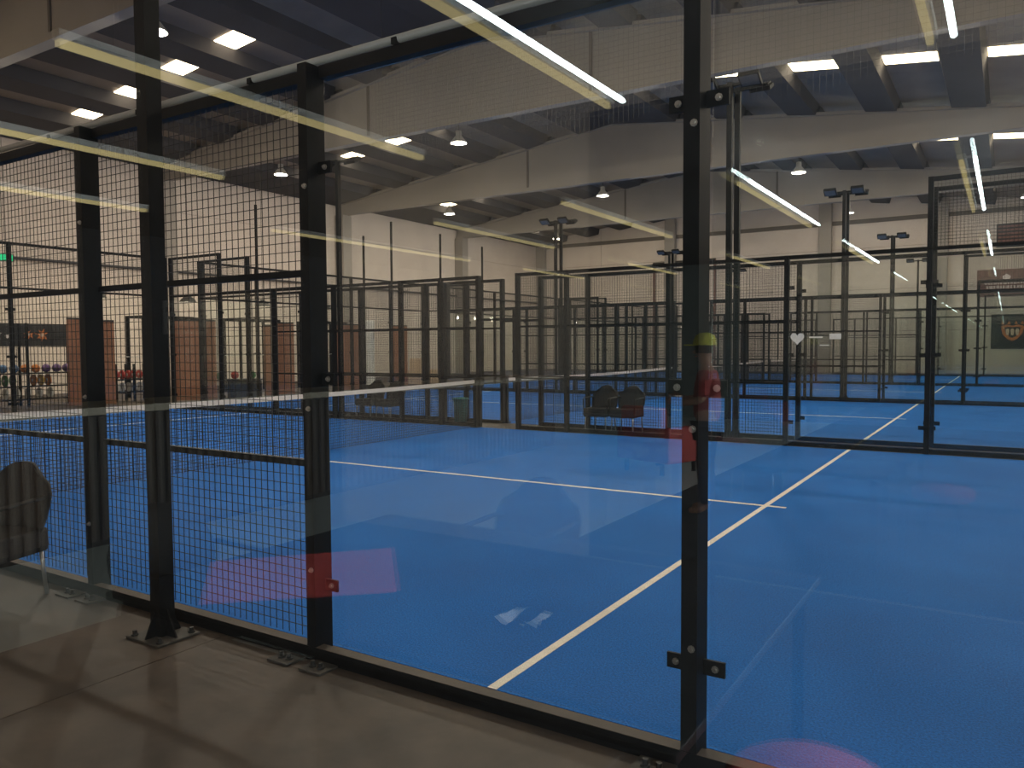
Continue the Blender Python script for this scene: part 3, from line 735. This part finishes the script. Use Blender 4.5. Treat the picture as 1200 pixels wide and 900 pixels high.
# tables
def table(label, x0, x1, y0, y1):
    t = thing('cafe_table', label, 'table', ((x0+x1)/2, (y0+y1)/2, 0)); a, b = (x1-x0)/2, (y1-y0)/2
    B().box(-a, a, -b, b, .72, .75).build('table_top', 'tabletop', t, bevel=.004)
    for sx in (-1, 1):
        for sy in (-1, 1): B().box(sx*(a-.06)-.02, sx*(a-.06)+.02, sy*(b-.06)-.02, sy*(b-.06)+.02, 0, .72).build('leg', 'black', t)
table('narrow dark cafe table pushed against the viewing window', -.38, 1.35, -3.44, -2.72)
table('large dark cafe table with a red mat on it', -.66, 1.45, -5.0, -3.5)
tag(B().prism([(-.66, -3.93), (-.18, -4.47), (.23, -4.03), (-.25, -3.58)], .7505, .756, 'z').build('place_mat', 'redmat', bevel=.002), 'red square mat on the large dark table', 'mat')
ts = thing('paper_tissue', 'crumpled white paper tissue on the large dark table', 'tissue', (.76, -4.0, .75))
for (dx, sg_) in ((-.045, 1), (.045, -1)):
    m = B(); rr = random.Random(3+sg_)
    for i in range(5):
        for j in range(3): m.v.append((dx+(j-1)*.022+rr.uniform(-.008, .008), (i-2)*.03+rr.uniform(-.006, .006), .002+.03*rr.random()))
    for i in range(4):
        for j in range(2): m.f.append((i*3+j, i*3+j+1, i*3+j+4, i*3+j+3))
    m.build('fold', 'paper', ts)
make_chair('dark wicker chair inside the cafe at the long side of the large table', (-1.15, -4.2, 0), math.radians(90))
make_chair('dark wicker chair inside the cafe at the short end of the large table', (-.2, -5.5, 0), math.radians(180))
sp = thing('red_stool', 'round red padded stool in the cafe beside the window table', 'stool', (1.62, -4.02, 0))
B().lathe([(0, .40), (.2, .40), (.22, .42), (.22, .48), (.19, .5), (0, .5)], n=24).build('cushion', 'redmat', sp, smooth=True)
for i in range(4):
    a = math.pi/4+i*math.pi/2; B().tube([(.13*math.cos(a), .13*math.sin(a), .4), (.19*math.cos(a), .19*math.sin(a), 0)], .012, 8).build('leg', 'black', sp)
sf = thing('red_armchair', 'red padded armchair standing in the cafe behind the person', 'armchair', (-1.75, vy(6.6), 0), math.radians(20))
B().box(-.35, .35, -.35, .35, .15, .45).build('seat', 'red', sf, bevel=.04); B().box(-.35, .35, .25, .38, .4, .85).build('backrest', 'red', sf, bevel=.04)
for sx in (-1, 1): B().box(sx*.38-.06, sx*.38+.06, -.35, .35, .15, .6).build('armrest', 'red', sf, bevel=.03)
for sx in (-1, 1):
    for sy in (-1, 1): B().box(sx*.3-.02, sx*.3+.02, sy*.3-.02, sy*.3+.02, 0, .15).build('leg', 'black', sf)

# person with a yellow cap (seen only as a reflection in the window)
def skin(name, m, parent, chain, root=0):
    """chain: (verts [(x,y,z,r)], edges)"""
    V, Ed = chain
    me = bpy.data.meshes.new(name); me.from_pydata([v[:3] for v in V], Ed, []); me.materials.append(MT[m])
    o = bpy.data.objects.new(name, me); COL.objects.link(o); o.parent = parent
    md = o.modifiers.new('skin', 'SKIN'); md.use_smooth_shade = True
    if not me.skin_vertices:
        return o
    for i, v in enumerate(V):
        sv = me.skin_vertices[0].data[i]; sv.radius = (v[3], v[3]*(v[4] if len(v) > 4 else 1)); sv.use_root = (i == root)
    o.modifiers.new('sub', 'SUBSURF').render_levels = 2
    o.modifiers['sub'].levels = 1
    return o
pr = thing('person', 'person in a yellow cap, red shirt and dark trousers holding a phone', 'person', (-.40, vy(4.4), 0), math.radians(80)); pr.scale = (.95, .95, .95)
# local: faces +Y
body = ([(0, 0, .93, .12), (0, .01, 1.12, .125), (0, .01, 1.32, .14), (0, 0, 1.44, .07), (0, .02, 1.53, .055), (0, .035, 1.60, .082), (0, .04, 1.69, .09),
         (.19, 0, 1.40, .055), (.24, .02, 1.16, .045), (.16, .25, 1.12, .038), (.12, .32, 1.14, .034),
         (-.19, 0, 1.40, .055), (-.24, .02, 1.16, .045), (-.16, .25, 1.14, .038), (-.12, .32, 1.16, .034),
         (.10, 0, .88, .09), (.11, .02, .50, .062), (.11, -.01, .10, .042), (.11, .06, .045, .04), (.12, .17, .035, .032),
         (-.10, 0, .88, .09), (-.11, .02, .50, .062), (-.11, -.01, .10, .042), (-.11, .06, .045, .04), (-.12, .17, .035, .032)],
        [(0, 1), (1, 2), (2, 3), (3, 4), (4, 5), (5, 6), (2, 7), (7, 8), (8, 9), (9, 10), (2, 11), (11, 12), (12, 13), (13, 14), (0, 15), (15, 16), (16, 17), (17, 18), (18, 19), (0, 20), (20, 21), (21, 22), (22, 23), (23, 24)])
for sx in (1, -1):
    base = 10 if sx > 0 else 14
    bx_, by_, bz_ = body[0][base][:3]
    for fi in range(4):
        i0 = len(body[0]); dz = (.03, .012, -.008, -.026)[fi]; ln = (.07, .08, .075, .055)[fi]
        body[0].append((bx_-sx*.01, by_+.04, bz_+dz, .013)); body[0].append((bx_-sx*.035, by_+.04+ln*.6, bz_+dz, .010)); body[0].append((bx_-sx*.07, by_+.04+ln*.7, bz_+dz, .008))
        body[1].extend([(base, i0), (i0, i0+1), (i0+1, i0+2)])
    i0 = len(body[0])
    body[0].append((bx_-sx*.03, by_+.01, bz_+.045, .012)); body[0].append((bx_-sx*.055, by_+.04, bz_+.06, .009)); body[1].extend([(base, i0), (i0, i0+1)])
skin('body', 'skin', pr, body)
skin('shirt', 'shirt', pr, ([(0, 0, .88, .155), (0, .01, 1.12, .15), (0, .01, 1.32, .165), (0, 0, 1.43, .085), (.20, 0, 1.40, .075), (.245, .02, 1.17, .066), (-.20, 0, 1.40, .075), (-.245, .02, 1.17, .066)], [(0, 1), (1, 2), (2, 3), (2, 4), (4, 5), (2, 6), (6, 7)]))
skin('trousers', 'trousers', pr, ([(0, 0, .94, .145), (.10, 0, .85, .108), (.11, .02, .50, .082), (.11, -.01, .09, .07), (-.10, 0, .85, .108), (-.11, .02, .50, .082), (-.11, -.01, .09, .07)], [(0, 1), (1, 2), (2, 3), (0, 4), (4, 5), (5, 6)]))
cp = B().lathe([(.118, 0), (.116, .05), (.095, .095), (.05, .122), (0, .128)], (0, .03, 1.70), n=20).build('cap', 'cap', pr, smooth=True)
B().prism([(-.09, .10), (-.08, .19), (-.04, .235), (.04, .235), (.08, .19), (.09, .10)], 1.695, 1.708, 'z').build('visor', 'cap', cp)
B().lathe([(.112, -.07), (.118, -.03), (.117, .01)], (0, .015, 1.69), n=20).build('hair', 'hair', pr, smooth=True)
fc = B().tube([(0, .115, 1.66), (0, .145, 1.625), (0, .12, 1.615)], [.008, .015, .01], 8).build('nose', 'skin', pr, smooth=True)
for sx in (-1, 1):
    B().lathe([(0, -.011), (.011, 0), (0, .011)], (sx*.034, .115, 1.665), n=8).build('eye', 'dark', pr)
    B().lathe([(0, -.03), (.014, 0), (0, .03)], (sx*.098, .03, 1.645), n=8).build('ear', 'skin', pr, smooth=True)
B().box(-.028, .028, .115, .124, 1.583, 1.592).build('mouth', 'redmat', pr)
ph = thing('phone', 'black phone held up by the person in the yellow cap', 'phone', (0, 0, 0))
ph.matrix_world = Matrix.Translation(pr.location) @ Matrix.Rotation(math.radians(80), 4, 'Z') @ Matrix.Translation((0, .42, 1.115))
B().box(-.075, .075, -.005, .005, -.037, .037).build('shell', 'dark', ph, bevel=.004)
B().box(-.07, .07, -.007, -.005, -.033, .033).build('screen', 'floodglass', ph)

lb = thing('letter_board', 'grey letter board with rows of dark lettering on the cafe side wall', 'sign', (CX0+.03, vy(5.3), 1.85), 0)
B().box(-.02, .0, -.42, .42, 0, .55).build('board', 'grey', lb)
rr = random.Random(5)
for rz_ in (.40, .25, .10):
    m = B(); y = -.34
    while y < .32:
        q = rr.uniform(.05, .10); m.box(0, .004, y, y+q, rz_-.04, rz_+.04); y += q+.035
    m.build('lettering', 'dark', lb)

# safety net hung between the first two courts
sn = thing('safety_net', 'thin grey safety net hung high between the first and second court', 'net', (0, 10.44, 0))
m = B(); th = .0027
for i in range(131):
    x = -10+i*.1; m.box(x-th/2, x+th/2, -th/2, th/2, 5.75+.10*math.sin(x*1.7), 8.3)
for j in range(25):
    z = 5.9+j*.1; m.box(-10, 3, th*.3, th*1.3, z-th/2, z+th/2)
tag(m.build('net_cord', 'netgrey', sn), kind='stuff')
B().tube([(-10, 0, 8.3), (3, 0, 8.3)], .008, 6).build('cable', 'dark', sn)
for x in (-9.8, -6.8, -4.3, -1.7, .85, 2.9): B().tube([(x, 0, 8.3), (x, 0, ztop(x)-.08)], .006, 5).build('hanger', 'dark', sn)

pp = thing('post_pad', 'black padded cover around a fence post beside the net', 'pad', (-7.98, 10.22, 0))
B().box(-.14, .12, -.07, .07, .95, 2.95).build('pad', 'dark', pp, bevel=.02)
B().box(-.04, .04, -.04, .04, 0, .95).build('post', 'black', pp); B().box(-.08, .08, -.08, .08, 0, .012).build('base_plate', 'black', pp)
